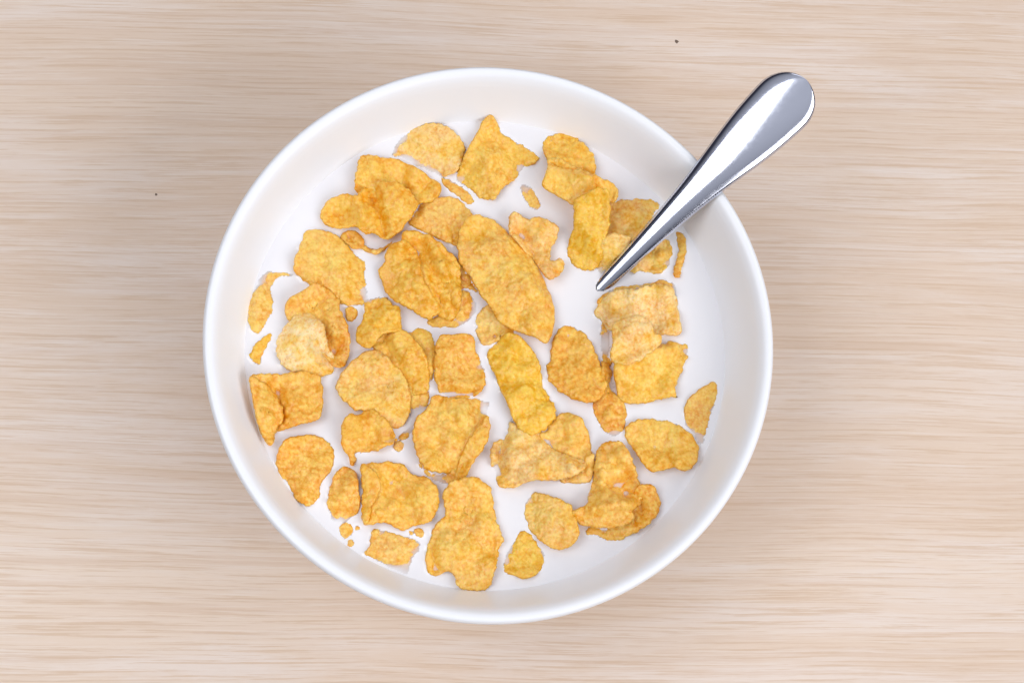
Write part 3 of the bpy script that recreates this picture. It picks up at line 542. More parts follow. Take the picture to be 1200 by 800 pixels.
# key: (height over milk, slope x, slope y, [(direction deg, curvature)], waviness, toast, yellow, frost, label)
W = 0.35
SPEC = {
    'p7': (0.9, 0.02, -0.03, [(20, -0.02)], W, 0.25, 0.0, 0.15, 'tan flake wedged between the two-lobed creased flake and the largest flake'),
    'p5': (1.0, 0, 0.03, [(100, -0.03)], W, 0.35, 0.25, 0.0, 'wavy golden strip tucked behind the two-lobed creased flake at upper left'),
    'p6': (1.2, 0.03, 0.02, [(0, -0.015)], W, 0.45, 0.3, 0.0, 'bright orange two-lobed flake with a deep crease at upper left'),
    'p1': (0.7, -0.02, 0.07, [(90, 0.02)], 0.25, 0.0, 0.1, 0.45, 'pale half-moon flake left of the square-cornered flake at the top'),
    'p2': (0.8, 0, 0, [(45, -0.008)], W, 0.15, 0.35, 0.1, 'yellow square-cornered flake with pointed tip, topmost in the bowl'),
    'p3': (0.3, 0.02, -0.02, [], 0.15, 0.3, 0.1, 0.1, 'thin golden sliver between the half-moon and the square-cornered flake'),
    'p4': (0.5, 0, 0, [(0, -0.06)], 0.15, 0.4, 0, 0.1, 'small brown crumb right below the square-cornered top flake'),
    'p9': (1.2, 0.03, 0.0, [(60, 0.02)], 0.5, 0.3, 0.1, 0.4, 'crumpled tan flake behind the right edge of the largest flake'),
    'p12': (0.9, 0, 0, [], 0.2, 0.8, 0, 0, 'narrow orange flake peeking out between the folded flake and the largest flake'),
    'p11': (0.6, 0, 0, [(0, -0.03)], 0.25, 0.6, 0.1, 0, 'orange flake half hidden beneath the folded two-layer flake'),
    'p10': (1.6, 0, -0.03, [(20, -0.015)], 0.4, 0.4, 0.25, 0.0, 'folded two-layer blistered flake left of the largest flake'),
    'p36': (0.5, 0, 0, [(0, -0.02)], 0.3, 0.3, 0.05, 0.3, 'small flake with a dark pit under the lower end of the largest flake'),
    'p8': (3.8, 0.01, -0.02, [(35, -0.050), (125, -0.006)], 0.25, 0.12, 0.0, 0.12, 'largest flake, a long smooth tan leaf shape leaning over its neighbours'),
    'p14': (0.5, 0, -0.04, [(45, -0.04)], 0.15, 0.6, 0.0, 0.0, 'small orange scrap right of the broad smooth flake, under the two-lobed creased flake'),
    'p14b': (0.75, 0.03, 0.03, [], 0.1, 0.3, 0, 0.2, 'thin tan splinter pointing out from the small orange scrap at upper left'),
    'p13': (1.2, 0, 0.01, [(30, -0.014), (120, -0.01)], 0.3, 0.25, 0.0, 0.1, 'broad smooth golden flake below the two-lobed creased flake'),
    'p15': (0.9, -0.05, 0.0, [(0, -0.05)], 0.2, 0.15, 0.1, 0.25, 'curled comma-shaped flake nearest the left wall of the bowl'),
    'p16': (0.2, 0.03, 0.0, [(0, -0.05)], 0.1, 0.2, 0.35, 0.0, 'thin yellow sliver by the left wall, above the folded square flake'),
    'p17': (1.0, 0.0, 0.0, [(60, 0.015)], 0.35, 0.75, 0.05, 0.05, 'blistered brown-orange flake behind the pale cream flake at left'),
    'p18': (1.6, 0, 0, [(0, -0.040), (90, -0.022)], 0.3, 0.0, 0.0, 0.9, 'pale cream puffed flake with a round hole at its lower right edge'),
    'p19': (0.4, 0, 0, [(0, -0.1)], 0.1, 0.4, 0.05, 0.0, 'small crumb in a gap of milk below the broad smooth flake'),
    'p22': (0.3, 0, 0, [(0, -0.02)], 0.15, 0.35, 0.2, 0.0, 'narrow flake showing behind the long curved flake left of centre'),
    'p23': (0.1, 0.02, 0.03, [], 0.2, 0.7, 0.0, 0.0, 'orange flake tail hanging below the long curved flake left of centre'),
    'p21': (1.3, -0.02, 0.0, [(35, -0.030)], 0.3, 0.4, 0.25, 0.0, 'long curved golden flake right above the pitted flake'),
    'p20': (1.4, 0, 0, [(60, -0.02)], 0.4, 0.15, 0.3, 0.05, 'knobbly yellow flake leaning on the long curved flake, left of centre'),
    'p24': (2.0, 0.0, 0.0, [(45, -0.022), (135, -0.012)], 0.25, 0.1, 0.0, 0.30, 'pale pitted flake with small holes, left of centre'),
    'p25': (0.6, 0, 0, [(90, -0.02)], 0.35, 0.5, 0.1, 0.0, 'small golden flake with a short tail below the pitted flake'),
    'p26': (1.7, 0.0, 0.02, [(0, 0.010)], 0.25, 0.5, 0.15, 0.05, 'square flake with its left edge folded over, by the left wall'),
    'p27': (0.7, 0, 0, [(60, -0.014)], 0.25, 0.4, 0.05, 0.05, 'pear-shaped golden flake below the folded square flake'),
    'p28': (0.9, 0, 0, [(0, -0.05), (90, -0.015)], 0.4, 0.7, 0.2, 0.1, 'small crinkled brown-orange flake right of the pear-shaped flake'),
    'p29': (0.9, 0, 0, [(20, -0.010)], 0.3, 0.2, 0.1, 0.05, 'wide golden flake with a lens-shaped fold along its left edge'),
    'p30': (0.05, -0.005, 0.04, [(0, -0.01)], 0.15, 0.2, 0.1, 0.25, 'small pale square flake half soaked in milk at the lower left wall'),
    'p33': (0.2, 0, 0, [], 0.15, 0.7, 0.1, 0.0, 'orange flake edge showing under the flake with the upturned right flap'),
    'p34': (0.9, 0, 0.03, [(0, -0.025)], 0.35, 0.45, 0.1, 0.05, 'barrel-shaped golden flake in the middle of the bowl'),
    'p32': (1.3, 0, 0, [(10, 0.010)], 0.35, 0.25, 0.1, 0.1, 'golden flake with an upturned right flap, below the barrel-shaped flake'),
    'p31': (1.25, 0, 0, [(0, -0.016)], 0.35, 0.25, 0.15, 0.15, 'large blistered flake with a notched lower end, lowest in the bowl'),
    'p51': (1.0, 0.02, 0.02, [(45, -0.02)], 0.35, 0.4, 0.05, 0.1, 'round tan flake behind the right end of the frosted crinkled flake'),
    'p52': (0.05, 0, 0, [], 0.12, 0.1, 0, 0.4, 'pale wet flake tip showing under the round tan flake near the centre'),
    'p50': (1.4, 0, 0.02, [(90, -0.02)], 0.45, 0.2, 0.1, 0.5, 'crinkled frosted flake with a milk puddle at its left, below the yellow strip'),
    'p35': (2.6, 0, 0, [(25, -0.045), (115, -0.006)], 0.35, 0.25, 0.75, 0.0, 'bright yellow rounded strip slanting down from the largest flake'),
    'p38': (0.6, 0, 0.02, [(0, -0.04)], 0.25, 0.75, 0.05, 0.0, 'orange drop-shaped flake hanging below the smooth egg-shaped flake'),
    'p37': (1.4, 0.01, 0.0, [(40, -0.028), (130, -0.010)], 0.2, 0.4, 0.0, 0.0, 'smooth egg-shaped golden flake right of the bright yellow strip'),
    'p43': (0.2, 0, 0, [], 0.15, 0.6, 0.1, 0.0, 'dark orange flake edge under the left side of the pale knobbly flake'),
    'p40': (0.4, 0, 0, [], 0.2, 0.55, 0.1, 0.1, 'brown flake edge behind the top of the frosted flake below the spoon'),
    'p39': (1.3, 0, 0.0, [(80, -0.03)], 0.4, 0.1, 0.0, 0.7, 'broad frosted tan flake just below the spoon at right'),
    'p42': (1.1, 0, 0, [(60, -0.02)], 0.35, 0.2, 0.4, 0.1, 'yellow pointed flake under the pale knobbly flake at right'),
    'p41': (2.0, 0, 0, [(0, -0.04), (90, -0.02)], 0.4, 0.1, 0.15, 0.6, 'pale knobbly flake lying on the yellow pointed flake at right'),
    'p44': (0.42, 0.01, 0.11, [(30, -0.02)], 0.15, 0.35, 0.0, 0.15, 'half sunk flake against the right wall, its lower part under milk'),
    'p45': (1.5, 0.02, -0.01, [(100, 0.016)], 0.3, 0.35, 0.2, 0.05, 'cupped shell-shaped flake below the half sunk flake at right'),
    'p47': (1.0, 0.02, 0, [], 0.3, 0.55, 0.1, 0.0, 'brown-orange flake under the tall crumpled flake at lower right'),
    'p46': (1.6, 0, 0.02, [(0, -0.035)], 0.5, 0.45, 0.15, 0.15, 'tall crumpled orange flake with a small hole at lower right'),
    'p48': (0.5, 0, 0, [(45, -0.02), (135, -0.02)], 0.15, 0.2, 0.05, 0.2, 'plain oval flake floating alone left of the tall crumpled flake'),
    'p49': (0.7, 0, 0, [(0, -0.04)], 0.35, 0.3, 0.5, 0.0, 'small yellow triangular flake near the lower wall, below the plain oval flake'),
    'p53': (0.9, 0, 0, [(45, -0.022)], 0.3, 0.25, 0.35, 0.05, 'round-topped yellow flake uppermost of the cluster left of the spoon'),
    'p56': (0.8, 0, 0.0, [(60, -0.012)], 0.25, 0.15, 0.0, 0.3, 'tan flake passing behind the middle of the spoon handle'),
    'p54': (1.2, 0, 0, [(90, -0.02)], 0.35, 0.15, 0.3, 0.15, 'golden flake with a dimple, second from the top in the cluster left of the spoon'),
    'p55': (1.3, 0.0, 0.03, [(0, -0.03)], 0.35, 0.15, 0.7, 0.0, 'vivid yellow flake left of the spoon, lowest of its cluster'),
    'p58': (0.6, 0, 0, [(45, -0.03)], 0.4, 0.2, 0.1, 0.3, 'bumpy tan flake lying under the right edge of the spoon neck'),
    'p57': (1.3, 0, 0, [(45, -0.04)], 0.35, 0.1, 0.2, 0.45, 'small pale curled flake touching the left edge of the spoon neck'),
    'p59': (0.55, -0.02, 0.0, [(0, -0.06)], 0.12, 0.4, 0.0, 0.1, 'thin crescent flake by the right wall beside the spoon neck'),
    'c1': (0.45, 0, 0, [], 0.05, 1.0, 0, 0, 'tiny dark orange crumb below the small crinkled brown-orange flake'),
    'c2': (0.45, 0, 0, [], 0.05, 1.0, 0, 0, 'tiny dark orange crumb right above the small pale square flake'),
    'c3': (0.40, 0, 0, [], 0.08, 0.5, 0, 0.2, 'small tan crumb between the pale square flake and the notched flake'),
    'c4': (-0.10, 0, 0, [], 0.12, 0.3, 0, 0.2, 'soaked pale crumb by the lower left wall, left of the small pale square flake'),
    'c5': (-0.05, 0, 0, [], 0.05, 0.3, 0, 0.2, 'tiny soaked speck of flake just below the soaked pale crumb at lower left'),
    'c6': (-0.05, 0, 0, [], 0.10, 0.2, 0, 0.3, 'soaked pale crumb right of the small golden flake with a short tail'),
}
# second layer of a folded flake: (base lift, slope x, slope y)
FLAP = {'p10': (0.75, 0.03, 0.02), 'p26': (0.35, 0.16, 0.02), 'p29': (0.35, 0.12, 0.02), 'p32': (0.5, 0.10, 0.04)}
CRUMBS = {'p3', 'p4', 'p14', 'p14b', 'p16', 'p19', 'c1', 'c2', 'c3', 'c4', 'c5', 'c6'}


def seed_of(k):
    return zlib.crc32(k.encode()) & 0xffff


def closed_curve(pts, step, rng, rag):
    """Smooth closed outline through the points, resampled evenly, with a slightly ragged edge."""
    p = np.array(pts, float).reshape(-1, 2)
    n = len(p)
    out = []
    for i in range(n):
        a, b, c, d = p[i - 1], p[i], p[(i + 1) % n], p[(i + 2) % n]
        for t in np.linspace(0, 1, 10, endpoint=False):
            # a blend of the straight side and the spline keeps corners as corners
            s = 0.5 * (2 * b + (c - a) * t + (2 * a - 5 * b + 4 * c - d) * t * t + (3 * b - a - 3 * c + d) * t ** 3)
            out.append(0.72 * s + 0.28 * (b + (c - b) * t))
    q = np.array(out)
    seg = np.linalg.norm(np.roll(q, -1, 0) - q, axis=1)
    s = np.concatenate([[0], np.cumsum(seg)])
    m = max(12, int(s[-1] / step))
    u = np.linspace(0, s[-1], m, endpoint=False)
    qq = np.vstack([q, q[:1]])
    r = np.stack([np.interp(u, s, qq[:, 0]), np.interp(u, s, qq[:, 1])], 1)
    tg = np.roll(r, -1, 0) - np.roll(r, 1, 0)
    tg /= np.linalg.norm(tg, axis=1)[:, None] + 1e-9
    nn = np.stack([tg[:, 1], -tg[:, 0]], 1)
    w = np.zeros(m)
    for wl, am in ((3.6, 0.17), (1.9, 0.13), (1.0, 0.09)):
        f = max(1, round(s[-1] / wl))
        for ff in (f, f + 1, max(1, f - 1)):
            w += am * rng.uniform(0.3, 1) * np.sin(2 * np.pi * ff * u / s[-1] + rng.uniform(0, 6.28)) * 0.6
    area2 = np.sum(r[:, 0] * np.roll(r[:, 1], -1) - r[:, 1] * np.roll(r[:, 0], -1))
    return r + nn * ((w * rag) + (0.22 if area2 > 0 else -0.22))[:, None]


def inside(poly, X, Y):
    r = np.zeros(X.shape, bool)
    n = len(poly)
    x0, y0 = poly[:, 0], poly[:, 1]
    x1, y1 = np.roll(x0, -1), np.roll(y0, -1)
    for i in range(n):
        if y0[i] == y1[i]:
            continue
        c = ((y0[i] > Y) != (y1[i] > Y)) & (X < (x1[i] - x0[i]) * (Y - y0[i]) / (y1[i] - y0[i]) + x0[i])
        r ^= c
    return r


def dist_to(poly, X, Y):
    d = np.full(X.shape, 1e9)
    for i in range(len(poly)):
        d = np.minimum(d, (X - poly[i, 0]) ** 2 + (Y - poly[i, 1]) ** 2)
    return np.sqrt(d)


class Flake:
    def __init__(self, key):
        self.key = key
        (self.z0, self.sx, self.sy, self.bends, self.wave, self.toast, self.yellow, self.frost, self.label) = SPEC[key]
        self.rng = np.random.default_rng(seed_of(key))
        if self.z0 > 0.4 and not key.startswith('c'):
            self.z0 += 0.05
        size = np.ptp(np.array(FL[key][0]).reshape(-1, 2), axis=0).max()
        self.small = size < 6
        self.sheets = [closed_curve(s, 0.34 if not self.small else 0.22, self.rng, 0.8 if not self.small else 0.5) for s in FL[key]]
        p = self.sheets[0]
        self.c = p.mean(0)
        g = self.rng
        lo, hi = p.min(0) - 1, p.max(0) + 1
        area = (hi - lo).prod()
        # uneven warps of two sizes: (x, y, reach, height)
        self.warp = [(*g.uniform(lo, hi), g.uniform(2.0, 4.0), g.normal() * 1.15) for _ in range(int(area / 9) + 3)]
        self.warp += [(*g.uniform(lo, hi), g.uniform(0.8, 1.6), g.normal() * 0.42) for _ in range(int(area / 2.6) + 3)]
        self.cs = g.uniform(0.78, 1.2)          # size of the blisters
        n = int((hi - lo).prod() / (0.80 * self.cs ** 2)) + 4
        self.curl = (g.uniform(-0.15, 0.3), g.uniform(0.2, 0.8), g.uniform(0, 6.28), g.uniform(0.1, 0.55), g.uniform(0, 6.28))
        self.rim = p[::3]
        self.cells = g.uniform(lo, hi, (n, 2))
        self.cell_h = g.uniform(0.35, 1.0, n)
        self.lift = (0.0, 0.0, 0.0)
        self.T = 0.26 if not self.small else 0.28

    def blister(self, X, Y):
        best = np.full(X.shape, 1e9)
        hh = np.zeros(X.shape)
        for (a, b), h in zip(self.cells, self.cell_h):
            d = (X - a) ** 2 + (Y - b) ** 2
            m = d < best
            best[m] = d[m]
            hh[m] = h
        return hh * np.clip(1 - best / (0.42 * self.cs ** 2), 0, 1)

    def mid(self, X, Y, flap=False):
        x, y = X - self.c[0], Y - self.c[1]
        z = self.z0 + self.sx * x + self.sy * y
        for ang, k in self.bends:
            s = x * math.cos(math.radians(ang)) + y * math.sin(math.radians(ang))
            z = z + 0.6 * k * s * s
        for wx, wy, wr, wh in self.warp:
            z = z + 1.6 * self.wave * wh * np.exp(-((X - wx) ** 2 + (Y - wy) ** 2) / (wr * wr))
        for x0, y0, x1, y1, amp, w in CREASE.get(self.key, []):
            dx, dy = x1 - x0, y1 - y0
            t = np.clip(((X - x0) * dx + (Y - y0) * dy) / (dx * dx + dy * dy), 0, 1)
            d2 = (X - x0 - t * dx) ** 2 + (Y - y0 - t * dy) ** 2
            z = z + 1.8 * amp * np.exp(-d2 / (w * w) * 1.6)
        for bx, by, r, h in BUMP.get(self.key, []):
            d2 = ((X - bx) ** 2 + (Y - by) ** 2) / (r * r)
            if h > 0:
                z = z + h * np.sqrt(np.clip(1 - d2, 0, 1)) * 0.9
            else:
                z = z + h * np.exp(-d2 ** 2 * 1.5) - 0.28 * h * np.exp(-((np.sqrt(d2) - 1.25) / 0.28) ** 2)
        if not self.small:                       # edges curl up or down in places
            phi = np.arctan2(y, x)
            a0, a1, p1, a2, p2 = self.curl
            z = z + np.exp(-dist_to(self.rim, X, Y) / 1.9) * (a0 + a1 * np.cos(phi - p1) + a2 * np.cos(2 * phi - p2))
        if flap:
            b, fx, fy = FLAP[self.key]
            z = z + b + self.T + fx * (x - (self.sheets[1].min(0)[0] - self.c[0])) + fy * y
        else:
            lx, ly, l0 = self.lift
            z = z + np.maximum(0, lx * x + ly * y + l0)
        if flap:
            lx, ly, l0 = self.lift
            z = z + np.maximum(0, lx * x + ly * y + l0)
        return z


# the pool grid used to rest flakes on each other and to shape the milk round them
RM = 60.1
GS = 0.3
gx = np.arange(-RM - 1.2, RM + 1.2 + GS / 2, GS)
NG = len(gx)
GX, GY = np.meshgrid(gx, gx, indexing='xy')
TOP = np.full((NG, NG), -99.0)       # upper side of the flakes
FLAT = np.full((NG, NG), -99.0)      # the same without the rounding of the edges
TOUCH = np.zeros((NG, NG), bool)     # where a flake meets the milk surface


def window(poly):
    lo, hi = poly.min(0) - GS, poly.max(0) + GS
    i0, j0 = np.searchsorted(gx, lo)
    i1, j1 = np.searchsorted(gx, hi)
    return slice(max(j0, 0), j1), slice(max(i0, 0), i1)


flakes = []
for key in FL:
    f = Flake(key)
    p = f.sheets[0]
    sl = window(p)
    X, Y = GX[sl], GY[sl]
    m = inside(p, X, Y)
    over = m & (TOP[sl] > -3.0) if not key.startswith('c') else np.zeros_like(m)
    if over.sum() <= 12 and not f.small:         # afloat on its own: edges sink a little and milk laps over them
        a0, a1, p1, a2, p2 = f.curl
        narrow = key == 'p44' or np.sqrt(m.sum()) * GS < 7.5
        f.curl = (f.rng.uniform(-0.4, -0.05), a1 * 0.75, p1, a2 * 0.8, p2) if not narrow else (0, 0.1, p1, 0.1, p2)
    z = f.mid(X, Y)
    if f.z0 > 0.42 and m.sum() > 5:
        # float: the lowest spots away from the edge just clear the milk
        core_ = m & (dist_to(p, X, Y) > (1.5 if not f.small else 0.3))
        if core_.sum() < 6:
            core_ = m
        f.z0 += float(np.clip(0.05 - np.percentile((z + f.T)[core_], 0.5),
                              -1.2 if key not in ('p8', 'p10', 'p35', 'p24') else -0.3, 1.5))
        z = f.mid(X, Y)
    if over.sum() > 12:
        need = (TOP[sl] - (z - f.T))[over]
        L = np.percentile(need, 88) - 0.15
        if L > 0:
            oc = np.array([X[over].mean(), Y[over].mean()])
            u = oc - f.c
            du = np.linalg.norm(u)
            ext = (p - f.c) @ (u / (du + 1e-9))
            if du > 0.22 * ext.max():            # tip the flake up on the side that rests on others
                u /= du
                smin = ext.min() * 0.6
                k = L / (du - smin)
                f.lift = (k * u[0], k * u[1], -k * smin)
            else:
                f.lift = (0, 0, L)
        z = f.mid(X, Y)
    dd_ = np.clip(dist_to(p, X, Y) / 0.55, 0, 1)
    tz_ = np.where(m, z + f.T * np.sqrt(1 - (1 - dd_) ** 2), -99)
    FLAT[sl] = np.where(m, np.maximum(FLAT[sl], z + f.T), FLAT[sl])
    for q in f.sheets[1:]:
        mq = inside(q, X, Y)
        tz_ = np.where(mq, np.maximum(tz_, f.mid(X, Y, True) + f.T), tz_)
    TOUCH[sl] |= m & (z - f.T < 0.75) & (z + f.T > 0.05)
    TOP[sl] = np.maximum(TOP[sl], tz_)
    flakes.append(f)


def flake_object(f):
    V, F, B, E = [], [], [], []
    cz = f.z0
    for si, poly in enumerate(f.sheets):
        step = 0.34 if not f.small else 0.22
        lo, hi = poly.min(0), poly.max(0)
        xs = np.arange(lo[0], hi[0], step)
        ys = np.arange(lo[1], hi[1], step * 0.866)
        X, Y = np.meshgrid(xs, ys)
        X = X + (np.arange(len(ys)) % 2)[:, None] * step * 0.5
        X = (X + f.rng.uniform(-0.04, 0.04, X.shape)).ravel()
        Y = (Y + f.rng.uniform(-0.04, 0.04, Y.shape)).ravel()
        k = inside(poly, X, Y)
        X, Y = X[k], Y[k]
        k = dist_to(poly, X, Y) > step * 0.62
        X, Y = X[k], Y[k]
        nb = len(poly)
        pts = [Vector((a, b)) for a, b in poly] + [Vector((a, b)) for a, b in zip(X, Y)]
        r = delaunay_2d_cdt(pts, [], [list(range(nb))], 1, 1e-5)
        vv = np.array([(q.x, q.y) for q in r[0]])
        tris = [tuple(t) for t in r[2]]
        x, y = vv[:, 0], vv[:, 1]
        d = dist_to(poly, x, y)
        bl = f.blister(x, y)
        zm = f.mid(x, y, si > 0)
        # surface slope, to give the sheet an even thickness across its creases
        e = 0.15
        gxx = (f.mid(x + e, y, si > 0) - f.mid(x - e, y, si > 0)) / (2 * e)
        gyy = (f.mid(x, y + e, si > 0) - f.mid(x, y - e, si > 0)) / (2 * e)
        ln = np.sqrt(1 + gxx ** 2 + gyy ** 2)
        on_edge = np.zeros(len(vv), bool)
        cnt = {}
        for t in tris:
            for a, b in ((t[0], t[1]), (t[1], t[2]), (t[2], t[0])):
                kk = (min(a, b), max(a, b))
                cnt[kk] = cnt.get(kk, 0) + 1
        for (a, b), c in cnt.items():
            if c == 1:
                on_edge[a] = on_edge[b] = True
        d = np.where(on_edge, 0, d)
        th = f.T * np.sqrt(1 - (1 - np.clip(d / 0.55, 0, 1)) ** 2)
        fade = np.clip(d / 0.5, 0, 1)
        up = th + 0.32 * f.cs * bl * fade
        base = len(V)
        n = len(vv)
        for i in range(n):
            V.append(((x[i] - gxx[i] / ln[i] * up[i] - f.c[0]) * MM, (y[i] - gyy[i] / ln[i] * up[i] - f.c[1]) * MM,
                      (zm[i] + up[i] / ln[i] - cz) * MM))
            B.append(bl[i])
            E.append(math.exp(-d[i] / 0.9))
        low = {}
        for i in range(n):
            if on_edge[i]:
                low[i] = base + i
            else:
                low[i] = len(V)
                V.append(((x[i] + gxx[i] / ln[i] * th[i] - f.c[0]) * MM, (y[i] + gyy[i] / ln[i] * th[i] - f.c[1]) * MM,
                          (zm[i] - th[i] / ln[i] - cz) * MM))
                B.append(bl[i] * 0.5)
                E.append(math.exp(-d[i] / 0.9))
        for t in tris:
            F.append((base + t[0], base + t[1], base + t[2]))
            F.append((low[t[2]], low[t[1]], low[t[0]]))
    name = 'flake_crumb' if f.key in CRUMBS else 'corn_flake'
    o = mesh_obj(name, V, F, FLAKE)
    at = o.data.attributes.new('blister', 'FLOAT', 'POINT')
    at.data.foreach_set('value', np.array(B, dtype=np.float32))
    at = o.data.attributes.new('rim', 'FLOAT', 'POINT')
    at.data.foreach_set('value', np.array(E, dtype=np.float32))
    o.location = (f.c[0] * MM, f.c[1] * MM, (ZM + cz) * MM)
    o.color = (min(0.95, f.toast * 1.35), min(0.9, f.yellow * 1.2), f.frost, 1)
    if name == 'corn_flake':
        tag(o, f.label, 'corn flake', 'corn flakes in the milk')
    else:
        tag(o, f.label, 'crumb', 'corn flake crumbs in the milk')
    return o


for f in flakes:
    flake_object(f)

# ------------------------------------------------------------------ milk
neck = np.hypot((GX - 29.0) * 0.69 - (GY - 17.2) * 0.72, 0.0) < 1.6
neck = np.hypot((GX - 29.3) * 0.69 - (GY - 17.5) * 0.72, ((GX - 29.3) * 0.72 + (GY - 17.5) * 0.69) / 1.3) < 1.7
TOUCH |= neck
TOP[neck] = FLAT[neck] = 0.30
# distance from each grid point to the nearest flake that touches the surface
reach = int(3.6 / GS)
D = np.where(TOUCH, 0.0, 99.0)
for dy in range(-reach, reach + 1):
    for dx in range(-reach, reach + 1):
        dd = math.hypot(dx, dy) * GS
        if dd > 3.6 or (dx == 0 and dy == 0):
            continue
        src = TOUCH[max(0, dy):NG + min(0, dy), max(0, dx):NG + min(0, dx)]
        dst = D[max(0, -dy):NG + min(0, -dy), max(0, -dx):NG + min(0, -dx)]
        np.copyto(dst, dd, where=src & (dst > dd))
R = np.hypot(GX, GY)
H = 0.30 * np.exp(-D / 1.25) + 0.12 * np.exp(-np.clip(RM - R, 0, None) / 1.5)
# a dry flake stands over the milk: keep the surface just below its upper side
q = np.pad(TOUCH, 2)
core = TOUCH.copy()
for dy in range(5):
    for dx in range(5):
        core &= q[dy:dy + NG, dx:dx + NG]
# milk laps over the rims of the flakes here and there
rs = np.random.default_rng(5)
cg = rs.normal(0, 1, (NG // 7 + 3, NG // 7 + 3))
iy = np.arange(NG) / 7.0
i0 = iy.astype(int)
ft = iy - i0
ft = ft * ft * (3 - 2 * ft)
row = cg[i0] * (1 - ft)[:, None] + cg[i0 + 1] * ft[:, None]
lap = row[:, i0] * (1 - ft) + row[:, i0 + 1] * ft
H = np.where(TOUCH, np.minimum(0.55, FLAT - 0.06 + 0.13 * lap), H)
for _ in range(3):
    q = np.pad(H, 1, mode='edge')
    H = np.where(core, H, (q[:-2, 1:-1] + q[2:, 1:-1] + q[1:-1, :-2] + q[1:-1, 2:] + 4 * q[1:-1, 1:-1]) / 8)
H = np.where(core, np.minimum(0.0, TOP - 0.55), H)
thick = np.where(TOP > -50, H - TOP, 9.0)
film = 1 - np.exp(-np.clip(thick, 0, 9) / 0.42)
film = np.where(TOP < -50, 1.0, film)
for _ in range(2):
    q = np.pad(film, 1, mode='edge')
    film = (q[:-2, 1:-1] + q[2:, 1:-1] + q[1:-1, :-2] + q[1:-1, 2:] + 4 * q[1:-1, 1:-1]) / 8
q = np.pad(TOP > -50, 2)
under = np.ones_like(TOUCH)
for dy in range(5):
    for dx in range(5):
        if abs(dx - 2) + abs(dy - 2) < 2:
            under &= q[dy:dy + NG, dx:dx + NG]
film = np.where(under & (TOP < H + 0.15), film, 1.0)       # opaque wherever no sunk flake lies just below
keep = R < RM + 0.9
idx = np.full((NG, NG), -1)
idx[keep] = np.arange(keep.sum())
verts = np.stack([GX[keep], GY[keep], H[keep]], 1) * MM
a, b, c, d = idx[:-1, :-1], idx[:-1, 1:], idx[1:, 1:], idx[1:, :-1]
ok = (a >= 0) & (b >= 0) & (c >= 0) & (d >= 0)
faces = np.stack([a[ok], b[ok], c[ok], d[ok]], 1)
milk = mesh_obj('milk', verts.tolist(), faces.tolist(), MILK)
milk.location = (0, 0, ZM * MM)
at = milk.data.attributes.new('film', 'FLOAT', 'POINT')
at.data.foreach_set('value', film[keep].astype(np.float32))
tag(milk, 'white milk filling the bowl around the corn flakes', 'milk', kind='stuff')

# ------------------------------------------------------------------ spoon
spoon = empty('spoon', (28.4 * MM, 16.7 * MM, (ZM - 1.5) * MM))
tag(spoon, 'polished steel spoon resting on the rim with its tip in the milk', 'spoon')
# the handle: a straight axis seen from above, rising in a gentle arc; s runs in mm along it from the milk
HX, HY = np.array([29.05, 17.25]), np.array([0.7216, 0.6923])
S_END = 66.4
WS = np.array([[-16, 3.6], [-8, 3.5], [0, 4.0], [4, 4.4], [12, 5.2], [22, 6.6], [32, 8.8], [42.6, 12.5], [49, 14.8], [54, 15.6], [58.8, 15.7]])
s_ = np.concatenate([np.linspace(-15.5, 58.5, 75), 58.5 + (S_END - 58.5) * np.sin(np.linspace(0, math.pi / 2, 17)[1:])])
w_ = np.interp(s_, WS[:, 0], WS[:, 1])
for _ in range(40):
    w_[1:-18] = (w_[:-19] + 2 * w_[1:-18] + w_[2:-17]) / 4
k_ = s_ > 58.4
w_[k_] = w_[~k_][-1] * np.sqrt(np.clip(1 - ((s_[k_] - 58.4) / (S_END - 58.4)) ** 2, 0.0015, 1))
zz_ = ZM + 0.35 + 0.548 * s_ - 0.00165 * s_ ** 2
arch_ = np.minimum((0.75 + 0.40 * np.clip(s_ / 55, 0, 1)) / (w_ / 2), 0.32)
arch_[k_] = arch_[~k_][-1]
H_ = np.stack([HX[0] + HY[0] * s_, HX[1] + HY[1] * s_, zz_, w_, arch_, np.interp(s_, [-16, 58, 66], [2.2, 1.8, 1.0])], 1)


def handle_frame(i):
    a, b = H_[max(i - 1, 0), :3], H_[min(i + 1, len(H_) - 1), :3]
    t = (b - a) / np.linalg.norm(b - a)
    s = np.cross(t, [0, 0, 1.0])
    s /= np.linalg.norm(s)          # to the right of the handle
    return t, s, np.cross(s, t)


def handle_top(i, v):
    """Point on the domed upper face at cross position v in -1..1."""
    t, s, n = handle_frame(i)
    w, arch = H_[i, 3] / 2, H_[i, 4]
    return H_[i, :3] + s * w * v + n * (-arch * w * (v * v + 0.4 * v ** 6))


NS = 24
V, F = [], []
for i in range(len(H_)):
    t, s, n = handle_frame(i)
    w, arch, th = max(H_[i, 3], 0.3) / 2, H_[i, 4], H_[i, 5]
    ring = []
    for k in range(NS + 1):
        v = -1 + 2 * k / NS
        edge = 0.35 * max(0, abs(v) - 0.9) / 0.1
        ring.append(H_[i, :3] + s * w * v * (1 - 0.0) + n * (-arch * w * (v * v + 0.4 * v ** 6) - edge * 0.5))
    for k in range(NS, -1, -1):
        v = -1 + 2 * k / NS
        ring.append(H_[i, :3] + s * w * v * 0.985 + n * (-arch * w * (v * v + 0.4 * v ** 6) - 0.45 - (th - 0.45) * (1 - v ** 4)))
    V += ring
m = 2 * (NS + 1)
for i in range(len(H_) - 1):
    for k in range(m):
        k2 = (k + 1) % m
        F.append((i * m + k, i * m + k2, (i + 1) * m + k2, (i + 1) * m + k))
F.append(tuple(range(m))[::-1])
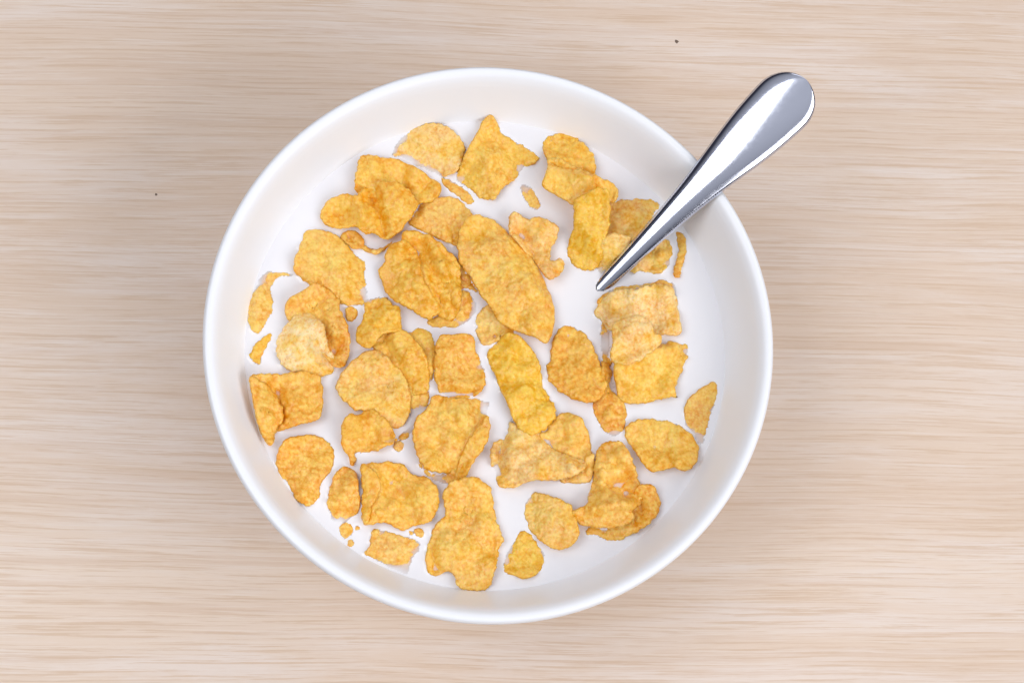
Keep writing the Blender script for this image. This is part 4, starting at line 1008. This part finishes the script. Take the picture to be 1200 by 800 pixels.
F.append(tuple(range((len(H_) - 1) * m, len(H_) * m)))
so = np.array([28.4, 16.7, ZM - 1.5])
handle = mesh_obj('handle', [tuple((q - so) * MM) for q in V], F, STEEL, spoon)

# beaded borders along both edges of the neck
BV, BF = [], []
ico = bmesh.new()
bmesh.ops.create_icosphere(ico, subdivisions=2, radius=1.0)
ico_v = np.array([tuple(v.co) for v in ico.verts])
ico_f = [tuple(v.index for v in f.verts) for f in ico.faces]
ico.free()
_k = np.linspace(0, len(H_) - 1, 900)
fine = np.stack([np.interp(_k, np.arange(len(H_)), H_[:, c]) for c in range(6)], 1)
save = H_
H_ = fine
acc = 0.0
last = fine[0, :3]
for i in range(1, len(fine)):
    acc += np.linalg.norm(fine[i, :3] - last)
    last = fine[i, :3]
    if acc < 0.62:
        continue
    acc = 0.0
    if not (30.0 < fine[i, 0] < 58.5):
        continue
    t, s, n = handle_frame(i)
    size = 0.18 * min(1.0, (58.8 - fine[i, 0]) / 8, (fine[i, 0] - 27) / 5)
    for sg in (-1, 1):
        c = handle_top(i, sg * (1 - 0.45 / (fine[i, 3] / 2))) - n * 0.10
        base = len(BV)
        for q in ico_v:
            BV.append(tuple((c + (t * q[0] * 1.05 + s * q[1] * 0.9 + n * q[2] * 0.9) * size - so) * MM))
        BF += [tuple(base + k for k in fc) for fc in ico_f]
H_ = save
beads = mesh_obj('beading', BV, BF, STEEL, spoon)
beads['kind'] = 'stuff'

# the spoon's bowl, under the milk
ax = np.array([-0.70, -0.68, -0.22])
ax /= np.linalg.norm(ax)
sd = np.cross(ax, [0, 0, 1.0])
sd /= np.linalg.norm(sd)
upv = np.cross(sd, ax)
o0 = np.array([18.6, 7.2, 28.8])
V, F = [], []
NU, NV = 26, 20
for layer in (0, 1):
    for i in range(NU + 1):
        u = i / NU
        wv = 13.5 * math.sin(math.pi * min(1, u ** 0.8)) ** 0.62 * (0.92 + 0.16 * u) + 1.4 * (1 - u)
        for j in range(NV + 1):
            v = -1 + 2 * j / NV
            dip = -7.0 * (math.sin(math.pi * u) ** 0.8) * (1 - v * v)
            q = o0 + ax * (u * 42) + sd * wv * v + upv * (dip - layer * 1.0)
            V.append(tuple((q - so) * MM))
W1 = NV + 1
o1 = (NU + 1) * W1
for i in range(NU):
    for j in range(NV):
        q = i * W1 + j
        F.append((q, q + 1, q + W1 + 1, q + W1))
        F.append((o1 + q, o1 + q + W1, o1 + q + W1 + 1, o1 + q + 1))
rim = [j for j in range(W1)] + [i * W1 + NV for i in range(1, NU + 1)] + [NU * W1 + j for j in range(NV - 1, -1, -1)] + \
      [i * W1 for i in range(NU - 1, 0, -1)]
for k in range(len(rim)):
    a_, b_ = rim[k], rim[(k + 1) % len(rim)]
    F.append((a_, a_ + o1, b_ + o1, b_))
mesh_obj('spoon_bowl', V, F, STEEL, spoon)
